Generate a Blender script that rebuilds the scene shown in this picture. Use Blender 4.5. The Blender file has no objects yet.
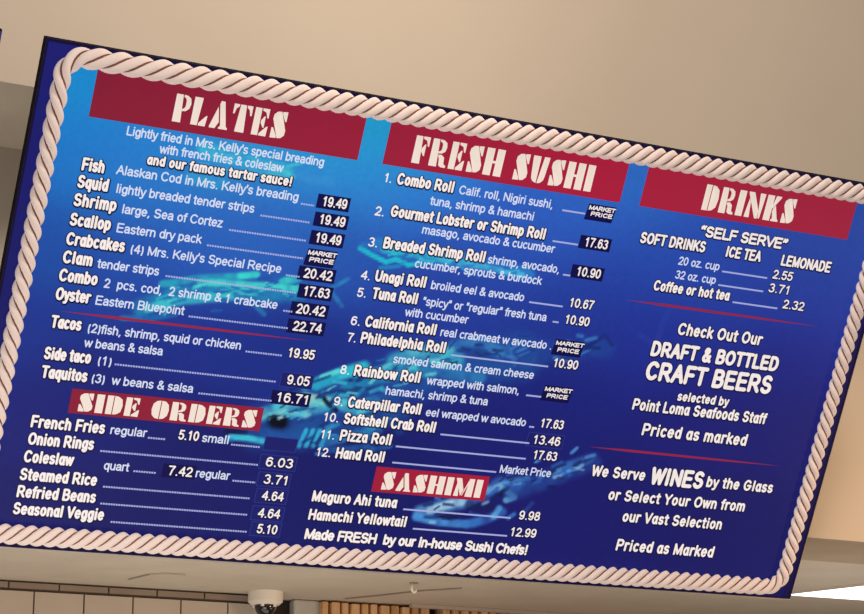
import bpy, bmesh, math, random
import numpy as np
from mathutils import Vector, Matrix
random.seed(4)
C = bpy.context.scene.collection
sc = bpy.context.scene
sc.view_settings.view_transform = 'Standard'
sc.view_settings.look = 'None'

# ------------------------------------------------------------------ survey of the place
F = 2045.56
PITCH, ROLL, YAW, TILT = [math.radians(a) for a in (15.5486, -0.331, 26.995, 30.1814)]
CAM = np.array([0, 0, 1.6])
_fw = np.array([math.sin(YAW), math.cos(YAW), 0.0]); _rt = np.array([math.cos(YAW), -math.sin(YAW), 0.0]); _up = np.array([0, 0, 1.0])
fwd = _fw*math.cos(PITCH) + _up*math.sin(PITCH)
dn0 = -(_up*math.cos(PITCH) - _fw*math.sin(PITCH))
cr, sr = math.cos(ROLL), math.sin(ROLL)
rt = cr*_rt - sr*dn0
dn = sr*_rt + cr*dn0
def ray(px, py): return fwd + rt*(px-432)/F + dn*(py-307)/F
def onY(px, py, Y): d = ray(px, py); return CAM + d*(Y-CAM[1])/d[1]
def onZ(px, py, Z): d = ray(px, py); return CAM + d*(Z-CAM[2])/d[2]
EX = np.array([1.0, 0, 0]); EY = np.array([0, math.sin(TILT), -math.cos(TILT)]); EN = np.cross(EX, EY)   # EN points out of the face?
if EN[1] > 0: EN = -EN
TL = CAM + ray(47, 37.5)*5.3
def board(px, py):
    d = ray(px, py); t = ((TL-CAM)@EN)/(d@EN); p = CAM+d*t-TL
    return float(p@EX), float(p@EY)
W, H = board(789.7, 598.7)

# ------------------------------------------------------------------ helpers
def lin(c):
    return tuple(((x/255/12.92) if x/255 <= .04045 else ((x/255+.055)/1.055)**2.4) for x in c)
def tag(o, label=None, cat=None, group=None, kind=None):
    if label: o['label'] = label
    if cat: o['category'] = cat
    if group: o['group'] = group
    if kind: o['kind'] = kind
    return o
def empty(name, loc=(0, 0, 0)):
    o = bpy.data.objects.new(name, None); C.objects.link(o); o.location = loc; o.empty_display_size = .1
    return o
def mesh_obj(name, verts, faces, mats, parent=None, mi=None, smooth=False):
    me = bpy.data.meshes.new(name); me.from_pydata([tuple(v) for v in verts], [], faces)
    for m in (mats if isinstance(mats, (list, tuple)) else [mats]): me.materials.append(m)
    if mi is not None: me.polygons.foreach_set('material_index', mi)
    if smooth: me.polygons.foreach_set('use_smooth', [True]*len(faces))
    me.update()
    o = bpy.data.objects.new(name, me); C.objects.link(o)
    if parent: o.parent = parent
    return o
class MB:
    def __init__(s): s.v = []; s.f = []; s.m = []; s.mat = 0
    def poly(s, pts):
        i = len(s.v); s.v += [tuple(p) for p in pts]; s.f.append(tuple(range(i, i+len(pts)))); s.m.append(s.mat)
    def box(s, a, b):
        x0, y0, z0 = a; x1, y1, z1 = b; i = len(s.v)
        s.v += [(x0,y0,z0),(x1,y0,z0),(x1,y1,z0),(x0,y1,z0),(x0,y0,z1),(x1,y0,z1),(x1,y1,z1),(x0,y1,z1)]
        for q in ((0,3,2,1),(4,5,6,7),(0,1,5,4),(1,2,6,5),(2,3,7,6),(3,0,4,7)):
            s.f.append(tuple(i+k for k in q)); s.m.append(s.mat)
    def lathe(s, prof, n=40, c=(0,0,0)):
        i = len(s.v)
        for r, z in prof:
            for k in range(n):
                a = 2*math.pi*k/n; s.v.append((c[0]+r*math.cos(a), c[1]+r*math.sin(a), c[2]+z))
        for j in range(len(prof)-1):
            for k in range(n):
                a = i+j*n+k; b = i+j*n+(k+1)%n; s.f.append((a, b, b+n, a+n)); s.m.append(s.mat)
        s.f.append(tuple(i+k for k in range(n))[::-1]); s.m.append(s.mat)
        L = i+(len(prof)-1)*n; s.f.append(tuple(L+k for k in range(n))); s.m.append(s.mat)
    def tube(s, pts, r, n=8):
        i = len(s.v); P = [Vector(p) for p in pts]
        for k, p in enumerate(P):
            t = (P[min(k+1, len(P)-1)]-P[max(k-1, 0)]).normalized()
            a = t.cross(Vector((0, 0, 1))); a = a.normalized() if a.length > 1e-4 else Vector((1, 0, 0)); b = t.cross(a)
            for q in range(n):
                an = 2*math.pi*q/n; s.v.append(tuple(p+a*r*math.cos(an)+b*r*math.sin(an)))
        for k in range(len(P)-1):
            for q in range(n):
                s.f.append((i+k*n+q, i+k*n+(q+1) % n, i+(k+1)*n+(q+1) % n, i+(k+1)*n+q)); s.m.append(s.mat)
        s.f.append(tuple(i+q for q in range(n))[::-1]); s.m.append(s.mat)
        s.f.append(tuple(i+(len(P)-1)*n+q for q in range(n))); s.m.append(s.mat)
    def build(s, name, mats, parent=None, smooth=False, bevel=0):
        o = mesh_obj(name, s.v, s.f, mats, parent, s.m, smooth)
        bm = bmesh.new(); bm.from_mesh(o.data); bmesh.ops.recalc_face_normals(bm, faces=bm.faces); bm.to_mesh(o.data); bm.free()
        if bevel:
            md = o.modifiers.new('bevel', 'BEVEL'); md.width = bevel; md.segments = 2; md.limit_method = 'ANGLE'
        return o

# ------------------------------------------------------------------ materials
def new_mat(name):
    m = bpy.data.materials.new(name); m.use_nodes = True
    return m, m.node_tree.nodes, m.node_tree.links, m.node_tree.nodes['Principled BSDF']
def plain(name, rgb, rough=.6, emit=0, metal=0, spec=.3):
    m, n, l, b = new_mat(name)
    b.inputs['Base Color'].default_value = (*lin(rgb), 1); b.inputs['Roughness'].default_value = rough
    b.inputs['Metallic'].default_value = metal; b.inputs['Specular IOR Level'].default_value = spec
    if emit:
        b.inputs['Emission Color'].default_value = (*lin(rgb), 1); b.inputs['Emission Strength'].default_value = emit
    return m
def mottled(name, a, b_, scale=3, rough=.8, detail=4, bump=.0, bscale=60, stretch=(1,1,1), spec=.15):
    m, n, l, b = new_mat(name)
    tc = n.new('ShaderNodeTexCoord'); mp = n.new('ShaderNodeMapping'); mp.inputs['Scale'].default_value = stretch
    nz = n.new('ShaderNodeTexNoise'); nz.inputs['Scale'].default_value = scale; nz.inputs['Detail'].default_value = detail
    rp = n.new('ShaderNodeValToRGB'); rp.color_ramp.elements[0].color = (*lin(a), 1); rp.color_ramp.elements[1].color = (*lin(b_), 1)
    rp.color_ramp.elements[0].position = .3; rp.color_ramp.elements[1].position = .7
    l.new(tc.outputs['Object'], mp.inputs['Vector']); l.new(mp.outputs[0], nz.inputs['Vector']); l.new(nz.outputs['Fac'], rp.inputs['Fac']); l.new(rp.outputs['Color'], b.inputs['Base Color'])
    b.inputs['Roughness'].default_value = rough; b.inputs['Specular IOR Level'].default_value = spec
    if bump:
        n2 = n.new('ShaderNodeTexNoise'); n2.inputs['Scale'].default_value = bscale
        bp = n.new('ShaderNodeBump'); bp.inputs['Strength'].default_value = bump; bp.inputs['Distance'].default_value = .01
        l.new(tc.outputs['Object'], n2.inputs['Vector']); l.new(n2.outputs['Fac'], bp.inputs['Height']); l.new(bp.outputs['Normal'], b.inputs['Normal'])
    return m
PE = .72      # the sign is lit from behind: share of its own light
def printed(name, rgb, e=PE):      # ink on the back-lit face
    m, n, l, b = new_mat(name)
    c = lin(rgb)
    b.inputs['Base Color'].default_value = (*[x*.35 for x in c], 1); b.inputs['Roughness'].default_value = .55; b.inputs['Specular IOR Level'].default_value = .1
    b.inputs['Emission Color'].default_value = (*c, 1); b.inputs['Emission Strength'].default_value = e
    return m
M = {}
M['white'] = printed('white_print', (240, 231, 229), .80)
M['title'] = printed('cream_print', (238, 224, 213), .78)
M['desc'] = printed('pale_print', (210, 217, 236), .80)
M['outline'] = printed('dark_outline_print', (22, 20, 62))
M['leader'] = printed('leader_print', (160, 168, 216), .85)
M['red'] = printed('red_line_print', (150, 40, 75))
M['chip'] = printed('dark_price_label', (18, 16, 74))
M['chip_edge'] = printed('price_label_edge', (48, 56, 140))
M['chip_soft'] = printed('navy_price_label', (30, 32, 108))
M['case'] = plain('sign_case_navy', (5, 5, 18), .7, spec=.05)
M['rim'] = printed('dark_rim', (24, 16, 58), .6)
M['lip'] = plain('pale_sign_lip', (196, 186, 178), .5)
M['steel'] = plain('bracket_steel', (120, 120, 122), .4, metal=.8)
M['rope'] = mottled('rope_fibre', (234, 216, 210), (240, 224, 218), 40, .8)
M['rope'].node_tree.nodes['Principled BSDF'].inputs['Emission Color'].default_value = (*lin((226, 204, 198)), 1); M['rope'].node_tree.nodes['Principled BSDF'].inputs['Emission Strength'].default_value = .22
M['groove_shade'] = plain('rope_groove_shade', (128, 84, 72), .9, .08)

# red heading bands: slight sideways drift of the printed red
def band_mat():
    m, n, l, b = new_mat('red_heading_print')
    tc = n.new('ShaderNodeTexCoord'); sx = n.new('ShaderNodeSeparateXYZ'); mr = n.new('ShaderNodeMapRange')
    mr.inputs['From Min'].default_value = 0; mr.inputs['From Max'].default_value = 2.7
    rp = n.new('ShaderNodeValToRGB'); e = rp.color_ramp.elements
    e[0].position = .0; e[0].color = (*lin((132, 30, 54)), 1); e[1].position = 1; e[1].color = (*lin((166, 40, 66)), 1)
    k = rp.color_ramp.elements.new(.35); k.color = (*lin((158, 32, 60)), 1)
    k = rp.color_ramp.elements.new(.6); k.color = (*lin((178, 30, 62)), 1)
    l.new(tc.outputs['Object'], sx.inputs[0]); l.new(sx.outputs['X'], mr.inputs['Value']); l.new(mr.outputs[0], rp.inputs['Fac'])
    l.new(rp.outputs['Color'], b.inputs['Emission Color']); b.inputs['Emission Strength'].default_value = .8
    b.inputs['Base Color'].default_value = (*lin((70, 16, 28)), 1); b.inputs['Roughness'].default_value = .5; b.inputs['Specular IOR Level'].default_value = .1
    return m
M['band'] = band_mat()

def attr_print(name):
    m, n, l, b = new_mat(name)
    a = n.new('ShaderNodeAttribute'); a.attribute_name = 'print'
    l.new(a.outputs['Color'], b.inputs['Emission Color']); b.inputs['Emission Strength'].default_value = .85
    mx = n.new('ShaderNodeMix'); mx.data_type = 'RGBA'; mx.blend_type = 'MULTIPLY'; mx.inputs[0].default_value = 1
    mx.inputs[7].default_value = (.3, .3, .3, 1); l.new(a.outputs['Color'], mx.inputs[6]); l.new(mx.outputs[2], b.inputs['Base Color'])
    b.inputs['Roughness'].default_value = .5; b.inputs['Specular IOR Level'].default_value = .12
    return m
M['panel'] = attr_print('underwater_print')

# ------------------------------------------------------------------ the menu board
sign = empty('menu_board', TL)
# local frame: x along the board, y down the board (negated to keep right-handed), z out of the face
RM = Matrix((EX, -EY, EN)).transposed()
sign.matrix_world = Matrix.Translation(Vector(TL)) @ RM.to_4x4()
tag(sign, 'large tilted blue seafood menu board with rope border, red headings and three columns of prices', 'menu board')
def loc(u, v, z=0): return (u, -v, z)
def LP(px, py, z=0): u, v = board(px, py); return loc(u, v, z)

DEPTH = .035
b = MB(); b.box((0, -H, -DEPTH), (W, 0, -.001)); b.build('case', M['case'], sign)
# dark rim round the face and the pale lip that shows along the lower and right edge
b = MB(); w_ = .006
b.box((0, -.008, -.001), (W, 0, .002)); b.box((0, -H, -.001), (w_, -.008, .002)); b.box((W-w_, -H, -.001), (W, -.008, .002)); b.box((w_, -H, -.001), (W-w_, -H+.006, .002))
b.build('face_rim', M['rim'], sign)
b = MB(); b.box((0, -H-.007, -.02), (W+.006, -H-.0005, -.004)); b.box((W+.0005, -H, -.02), (W+.006, -.25, -.004)); o = b.build('edge_lip', M['lip'], sign)
o['label'] = 'thin pale lip along the lower and right edges'
for x in (1.35, 2.45):
    b = MB(); b.box((x-.02, -H+.1, -DEPTH-.02), (x+.02, -.12, -DEPTH-.0002)); b.build('mounting_rail', M['steel'], sign)

# --- printed underwater picture, evaluated on a fine grid of the face
NX, NY = 560, 280
us = np.linspace(0, W, NX); vs = np.linspace(0, H, NY)
U, Vv = np.meshgrid(us, vs)
PP = TL[None, None, :] + U[..., None]*EX + Vv[..., None]*EY - CAM
zz = PP@fwd; PX = 432+F*(PP@rt)/zz; PY = 307+F*(PP@dn)/zz      # survey coordinates of the print
ctl = [((75,85),(22,140,206)),((60,150),(25,112,192)),((40,240),(28,76,160)),((30,330),(29,50,138)),((15,420),(28,33,114)),((10,500),(26,27,98)),
((150,130),(36,128,206)),((130,155),(38,120,202)),((230,150),(48,146,206)),((340,170),(45,135,208)),((375,135),(28,160,202)),((150,190),(42,110,194)),((250,225),(44,100,190)),
((340,250),(38,82,170)),((130,260),(34,72,162)),((220,250),(40,90,180)),((200,340),(28,46,135)),((100,400),(26,32,110)),((200,450),(24,27,100)),((150,520),(24,25,95)),((300,360),(28,45,130)),
((420,190),(48,118,206)),((560,220),(46,94,192)),((635,180),(44,106,192)),((500,250),(40,80,176)),((600,280),(36,64,160)),((450,290),(38,66,162)),((560,320),(32,50,140)),((450,330),(32,52,142)),
((560,400),(28,35,118)),((500,440),(27,30,108)),((400,520),(24,27,98)),((330,500),(24,27,98)),((680,250),(40,76,172)),((820,250),(42,68,158)),((740,290),(38,62,158)),((850,220),(46,78,162)),
((650,340),(33,46,142)),((780,360),(32,40,130)),((700,420),(30,32,114)),((800,430),(28,30,108)),((600,500),(27,28,104)),((740,520),(26,27,98)),((770,570),(26,27,98)),((880,260),(44,70,160)),((845,300),(38,55,150))]
acc = np.zeros((NY, NX, 3)); wsum = np.zeros((NY, NX))
for (x, y), col in ctl:
    w = np.exp(-((PX-x)**2/(2*48**2)+(PY-y)**2/(2*34**2)))+1e-9*np.exp(-((PX-x)**2+(PY-y)**2)/(2*220**2))
    acc += w[..., None]*np.array(col, float); wsum += w
img = acc/wsum[..., None]
# value noise for uneven brush work
def vnoise(cell, seed):
    r = np.random.RandomState(seed); gx, gy = PX/cell+50, PY/cell+50
    g = r.rand(400, 400); ix, iy = np.floor(gx).astype(int), np.floor(gy).astype(int); fx, fy = gx-ix, gy-iy
    fx = fx*fx*(3-2*fx); fy = fy*fy*(3-2*fy); ix %= 399; iy %= 399
    return (g[iy, ix]*(1-fx)+g[iy, ix+1]*fx)*(1-fy)+(g[iy+1, ix]*(1-fx)+g[iy+1, ix+1]*fx)*fy
N1 = vnoise(6, 1)*.6+vnoise(14, 2)*.4
def stroke(pts, wd, col, op=.7, soft=.5, rough=.5):
    d2 = np.full(PX.shape, 1e9)
    for (x0, y0), (x1, y1) in zip(pts[:-1], pts[1:]):
        dx, dy = x1-x0, y1-y0; t = np.clip(((PX-x0)*dx+(PY-y0)*dy)/(dx*dx+dy*dy+1e-9), 0, 1)
        d2 = np.minimum(d2, (PX-x0-t*dx)**2+(PY-y0-t*dy)**2)
    d = np.sqrt(d2)/(wd/2); a = np.clip((1+soft-d)/(2*soft), 0, 1); a = a*a*(3-2*a)*op*(1-rough+rough*np.clip(N1*2-.2, 0, 1.1))
    a = np.clip(a, 0, 1)[..., None]
    img[:] = img*(1-a)+np.array(col, float)*a
S = stroke
# pale patch high in the first column
S([(205,150),(240,160),(285,172)],16,(60,185,208),.7); S([(190,178),(222,184)],12,(52,170,205),.5); S([(300,176),(330,182)],10,(60,150,215),.4)
# slim fish in the first column
S([(140,308),(170,296),(215,290),(262,294),(300,292)],17,(32,140,182),.75); S([(162,284),(200,278),(256,275)],7,(40,178,192),.8); S([(200,282),(240,284),(302,289)],7,(64,205,202),.95)
S([(148,308),(185,300),(230,296)],9,(58,190,200),.9); S([(122,318),(150,318),(175,314)],6,(26,120,180),.7); S([(240,276),(257,274)],6,(56,210,202),.9); S([(282,281),(298,279)],7,(52,205,198),.9)
S([(328,290),(348,279)],4,(44,140,190),.7); S([(330,290),(342,306)],4,(44,140,190),.7); S([(256,306),(264,314)],5,(40,150,190),.6); S([(110,304),(120,302)],6,(40,110,180),.4)
# ripple in the second column
S([(378,245),(420,252),(470,261),(528,274)],13,(44,140,206),.7); S([(384,250),(415,255),(450,262)],7,(40,180,206),.8); S([(360,248),(374,256),(386,262),(396,259),(408,265),(426,262)],5,(30,186,205),.9,.4); S([(440,258),(480,266),(522,275)],6,(70,190,222),.8); S([(362,244),(384,246)],5,(40,125,190),.6); S([(380,268),(400,266)],4,(36,150,200),.6)
# big fish across first and second columns
S([(262,428),(300,414),(345,396),(400,380),(460,366),(520,356)],44,(32,92,160),.62,.5); S([(300,440),(350,428),(400,412)],22,(30,90,160),.5)
S([(520,352),(560,350),(605,348)],20,(34,74,150),.55); S([(590,345),(605,335),(612,345)],4,(20,30,90),.5); S([(455,345),(480,341),(500,352)],12,(56,130,190),.7); S([(470,352),(486,352)],8,(30,60,130),.7); S([(508,345),(515,365)],4,(60,120,190),.5)
S([(395,362),(425,353),(455,360)],18,(58,170,196),.8); S([(410,352),(450,350)],8,(96,190,205),.6); S([(395,370),(440,372),(480,378)],12,(48,140,190),.6)
S([(316,384),(340,374),(364,367)],12,(44,184,204),1,.5,.3); S([(322,377),(338,371)],5,(90,214,214),.9); S([(304,388),(330,381)],6,(30,150,190),.8); S([(345,388),(375,380),(425,372)],9,(32,130,176),.75); S([(366,372),(400,364)],7,(40,150,186),.8)
S([(290,390),(330,376)],3,(14,34,90),.7); S([(350,380),(392,372)],3,(18,50,100),.8); S([(330,392),(380,388)],4,(20,56,110),.7)
S([(264,414),(286,404),(312,408),(336,402),(366,412)],13,(74,184,206),.95,.5); S([(286,402),(305,397),(326,401)],9,(150,208,192),.85); S([(268,416),(285,412),(305,414)],6,(120,204,215),.9); S([(350,408),(375,400)],10,(48,150,190),.7)
S([(322,396),(328,404),(336,410)],5,(10,24,60),.95,.4,.2)
S([(275,421),(281,421)],18,(12,34,78),.9,.4,.2); S([(276,421),(281,422)],10,(4,8,24),1,.35,0); S([(270,414),(280,411),(288,416)],3,(96,190,205),.8,.5,.2); S([(278,418),(280,417)],3,(110,160,176),.9,.5,0)
S([(264,434),(285,440),(305,438)],12,(30,80,155),.8); S([(262,440),(280,446)],5,(40,120,190),.7)
for x in (299, 306, 313, 321): S([(x,446),(x+7,430)],4,(52,180,214),.85,.5,.3)
S([(322,444),(350,436),(378,430)],9,(44,140,195),.65); S([(330,450),(372,446)],6,(36,110,180),.6); S([(390,446),(372,450)],5,(40,130,190),.6); S([(380,398),(400,430)],10,(34,90,160),.4)
# small jaw under the side heading
S([(230,437),(248,438),(262,441)],6,(58,184,208),.95,.5,.3); S([(226,431),(246,432)],4,(12,20,60),.8); S([(216,440),(232,440)],4,(34,110,180),.6)
# lower fish
S([(420,512),(445,506),(470,500)],13,(80,140,196),.85,.5); S([(430,511),(446,505),(462,501)],8,(160,200,222),.95,.5); S([(416,517),(440,522),(466,524)],8,(70,142,212),.95,.4,.3); S([(425,517),(455,517)],3,(16,26,66),.9)
S([(484,494),(500,484),(516,484)],14,(60,112,184),.85); S([(488,490),(500,486)],6,(120,170,205),.9); S([(506,490),(514,497),(506,500)],6,(100,165,205),.9); S([(500,494),(508,488)],4,(14,22,60),.9); S([(514,482),(528,478)],5,(80,140,190),.7)
S([(512,492),(545,480),(592,462)],17,(40,80,156),.65); S([(555,470),(590,459)],9,(58,112,186),.7); S([(540,476),(560,470)],5,(80,140,200),.5)
S([(468,524),(484,520),(502,512)],9,(52,112,190),.9); S([(494,516),(499,508)],6,(90,168,225),.95); S([(470,505),(490,508)],10,(24,30,80),.7); S([(524,512),(532,503)],4,(44,84,160),.6); S([(508,518),(514,514)],4,(60,130,205),.7)
# broken scale marks over the bodies
rs = np.random.RandomState(12)
def scales(axis, spread, num, cols, ln=9, wd=2.6):
    for _ in range(num):
        t = rs.rand()*(len(axis)-1); i = int(t); f = t-i; (x0, y0), (x1, y1) = axis[i], axis[i+1]
        x, y = x0+(x1-x0)*f+rs.randn()*3, y0+(y1-y0)*f+rs.randn()*spread; a = math.atan2(y1-y0, x1-x0)+rs.randn()*.35; l = ln*(.4+rs.rand())
        S([(x, y), (x+l*math.cos(a), y+l*math.sin(a))], wd*(.6+rs.rand()), cols[rs.randint(len(cols))], .75, .5, .3)
scales([(268,418),(310,404),(350,388),(400,370),(450,360)], 9, 85, [(20,60,120),(60,180,205),(16,40,96),(110,205,205),(34,130,180)])
scales([(300,440),(345,430),(385,418)], 7, 26, [(18,44,104),(46,150,196),(30,96,160)], 8)
scales([(460,352),(520,350),(600,346)], 6, 26, [(26,52,120),(60,120,190),(24,40,110)], 10)
scales([(150,306),(200,294),(250,288),(296,288)], 6, 34, [(26,100,170),(70,210,206),(30,80,160),(50,180,200)], 12, 2.2)
scales([(425,512),(465,504),(500,488),(545,478),(590,462)], 6, 50, [(24,36,92),(130,180,215),(40,90,170),(20,28,80),(80,150,215)], 9, 2.4)
scales([(380,250),(440,260),(520,274)], 5, 24, [(40,110,190),(60,190,215),(34,90,180)], 12, 2.2)
scales([(200,156),(285,172)], 6, 16, [(60,170,210),(70,195,210),(44,140,205)], 12, 3)
S([(275,421),(281,422)],11,(5,10,28),.95,.4,0); S([(279,418),(282,417)],3,(150,200,210),.9,.5,0)
# faint paler streak in the right column
S([(640,335),(655,345),(668,310)],6,(44,66,160),.4)
# navy border outside the rope, darkest along the top
mu = np.minimum(U, W-U); mv = np.minimum(Vv, H-Vv)
RC = .060; RI = .066   # rope centre line inset (x, y)
img = np.clip(img, 0, 255)
# slight print grain
img *= (1+.05*(vnoise(2.2, 9)-.5))[..., None]
ru0 = board(51.5, 125)[0]; ru1 = (board(848.3, 330)[0]+board(811.5, 470)[0])/2
rv0 = (board(210, 80.5)[1]+board(640, 154.5)[1])/2-.002; rv1 = (board(140, 542.7)[1]+board(580, 576)[1])/2-.0075
L_U0, L_U1, V_0, V_1 = ru0, ru1, rv0, rv1
RCn = .06; qx = np.maximum(np.maximum(L_U0+RCn-U, U-L_U1+RCn), 0); qy = np.maximum(np.maximum(V_0+RCn-Vv, Vv-V_1+RCn), 0)
inside = (U > L_U0) & (U < L_U1) & (Vv > V_0) & (Vv < V_1) & (np.hypot(qx, qy) < RCn)
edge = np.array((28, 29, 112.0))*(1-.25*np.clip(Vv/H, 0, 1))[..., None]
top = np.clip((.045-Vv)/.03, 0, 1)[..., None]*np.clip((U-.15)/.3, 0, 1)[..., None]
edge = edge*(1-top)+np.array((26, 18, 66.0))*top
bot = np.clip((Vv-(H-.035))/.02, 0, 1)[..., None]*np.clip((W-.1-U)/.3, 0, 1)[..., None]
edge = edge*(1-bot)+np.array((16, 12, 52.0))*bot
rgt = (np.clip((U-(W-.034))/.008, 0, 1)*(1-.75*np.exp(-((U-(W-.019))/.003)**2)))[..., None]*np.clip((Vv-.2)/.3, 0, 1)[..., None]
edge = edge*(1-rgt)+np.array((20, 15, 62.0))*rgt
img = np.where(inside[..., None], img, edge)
sh = np.clip((U-L_U0)/.02, 0, 1)*np.clip((L_U1-U)/.02, 0, 1)*np.clip((V_1-Vv)/.02, 0, 1)*np.clip((Vv-V_0)/.012, 0, 1)
lv = img/255.0; lv = np.where(lv <= .04045, lv/12.92, ((lv+.055)/1.055)**2.4)
verts = np.stack([U, -Vv, np.full_like(U, .0008)], -1).reshape(-1, 3)
idx = np.arange(NX*NY).reshape(NY, NX)
faces = np.stack([idx[1:, :-1], idx[1:, 1:], idx[:-1, 1:], idx[:-1, :-1]], -1).reshape(-1, 4)
panel = mesh_obj('face_panel', verts.tolist(), faces.tolist(), M['panel'], sign)
ca = panel.data.color_attributes.new('print', 'FLOAT_COLOR', 'POINT')
ca.data.foreach_set('color', np.concatenate([lv.reshape(-1, 3), np.ones((NX*NY, 1))], 1).astype(np.float32).ravel())
panel['label'] = 'blue underwater picture with swimming fish behind the lettering'

# --- rope: four strands laid round a rounded rectangle
def rope_path(u0, v0, u1, v1, r, step):
    pts = []
    def seg(a, b_):
        n = max(1, int(math.dist(a, b_)/step))
        for i in range(n): pts.append((a[0]+(b_[0]-a[0])*i/n, a[1]+(b_[1]-a[1])*i/n))
    def arc(cx, cy, a0):
        n = max(4, int(r*math.pi/2/step))
        for i in range(n):
            a = a0+math.pi/2*i/n; pts.append((cx+r*math.cos(a), cy+r*math.sin(a)))
    # clockwise seen from the front: along the top, down the right, back along the bottom, up the left (v grows downwards)
    seg((u0+r, v0), (u1-r, v0)); arc(u1-r, v0+r, -math.pi/2); seg((u1, v0+r), (u1, v1-r)); arc(u1-r, v1-r, 0)
    seg((u1-r, v1), (u0+r, v1)); arc(u0+r, v1-r, math.pi/2); seg((u0, v1-r), (u0, v0+r)); arc(u0+r, v0+r, math.pi)
    return np.array(pts)
ru0 = board(51.5, 125)[0]; ru1 = (board(848.3, 330)[0]+board(811.5, 470)[0])/2
rv0 = (board(210, 80.5)[1]+board(640, 154.5)[1])/2-.002; rv1 = (board(140, 542.7)[1]+board(580, 576)[1])/2-.0075
print('ROPE', ru0, rv0, W-ru1, H-rv1)
path = rope_path(ru0, rv0, ru1, rv1, .06, .007)
n = len(path); nxt = np.roll(path, -1, 0); prv = np.roll(path, 1, 0)
tan = nxt-prv; tan /= np.linalg.norm(tan, axis=1)[:, None]; nor = np.stack([-tan[:, 1], tan[:, 0]], 1)
dl = np.linalg.norm(nxt-path, axis=1); s = np.concatenate([[0], np.cumsum(dl)[:-1]]); total = dl.sum()
K = 3
def strand_pitch(p, t):      # the lay of the rope is looser along the upper left
    if abs(t[0]) > .7:
        if t[0] > 0: return .041+.022*max(0, 1-p[0]/(.32*W))
        return .0370+.003*p[0]/W
    return .0365 if t[0]*0+p[0] > W/2 else .043+.010*max(0, 1-p[1]/(.3*H))
dens = np.array([1/strand_pitch(p, t) for p, t in zip(path, tan)]); dens = sum(np.roll(dens, k) for k in range(-8, 9))/17
cum = np.concatenate([[0], np.cumsum(dens*dl)]); turns = round(cum[-1]); PHI = cum[:-1]/cum[-1]*turns*2*math.pi/K
WID = 1.06-.15*np.abs(tan[:, 1])-.05*(np.abs(tan[:, 1]) > .7)*(path[:, 0] < W/2)-.04*(tan[:, 0] < -.7)
WID = sum(np.roll(WID, k) for k in range(-6, 7))/13
RR, RS, FL = .0150, .0146, .62
vv = []; ff = []; mi = []
def strand(R_c, r_s, ph0, NS, m):
    base = len(vv)
    for i in range(n):
        ph = PHI[i]+ph0; a, z = R_c*math.cos(ph), R_c*math.sin(ph)
        for q in range(NS):
            t = 2*math.pi*q/NS; aa = (a+r_s*math.cos(t))*WID[i]; z_ = z+r_s*math.sin(t)
            p = path[i]+nor[i]*aa; vv.append(loc(p[0], p[1], .012+z_*FL))
    for i in range(n):
        j = (i+1) % n; off = 0
        for q in range(NS):
            ff.append((base+i*NS+q, base+i*NS+(q+1) % NS, base+j*NS+(q+1) % NS, base+j*NS+q)); mi.append(m)
assert turns > 0
# whole strands close on themselves when the turn count is a multiple of the strands
turns = round(cum[-1]/K)*K; PHI = cum[:-1]/cum[-1]*turns*2*math.pi/K
for k in range(K):
    strand(RR, RS, 2*math.pi*k/K, 10, 0)
    strand(.0166, .0040, 2*math.pi*(k+.5)/K, 6, 1)      # added dark tube for the printed crevice shade between two strands
o = mesh_obj('rope_border', vv, ff, [M['rope'], M['groove_shade']], sign, mi, True)
bm = bmesh.new(); bm.from_mesh(o.data); bmesh.ops.recalc_face_normals(bm, faces=bm.faces); bm.to_mesh(o.data); bm.free()
o['label'] = 'thick pinkish beige twisted rope border'

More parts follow.
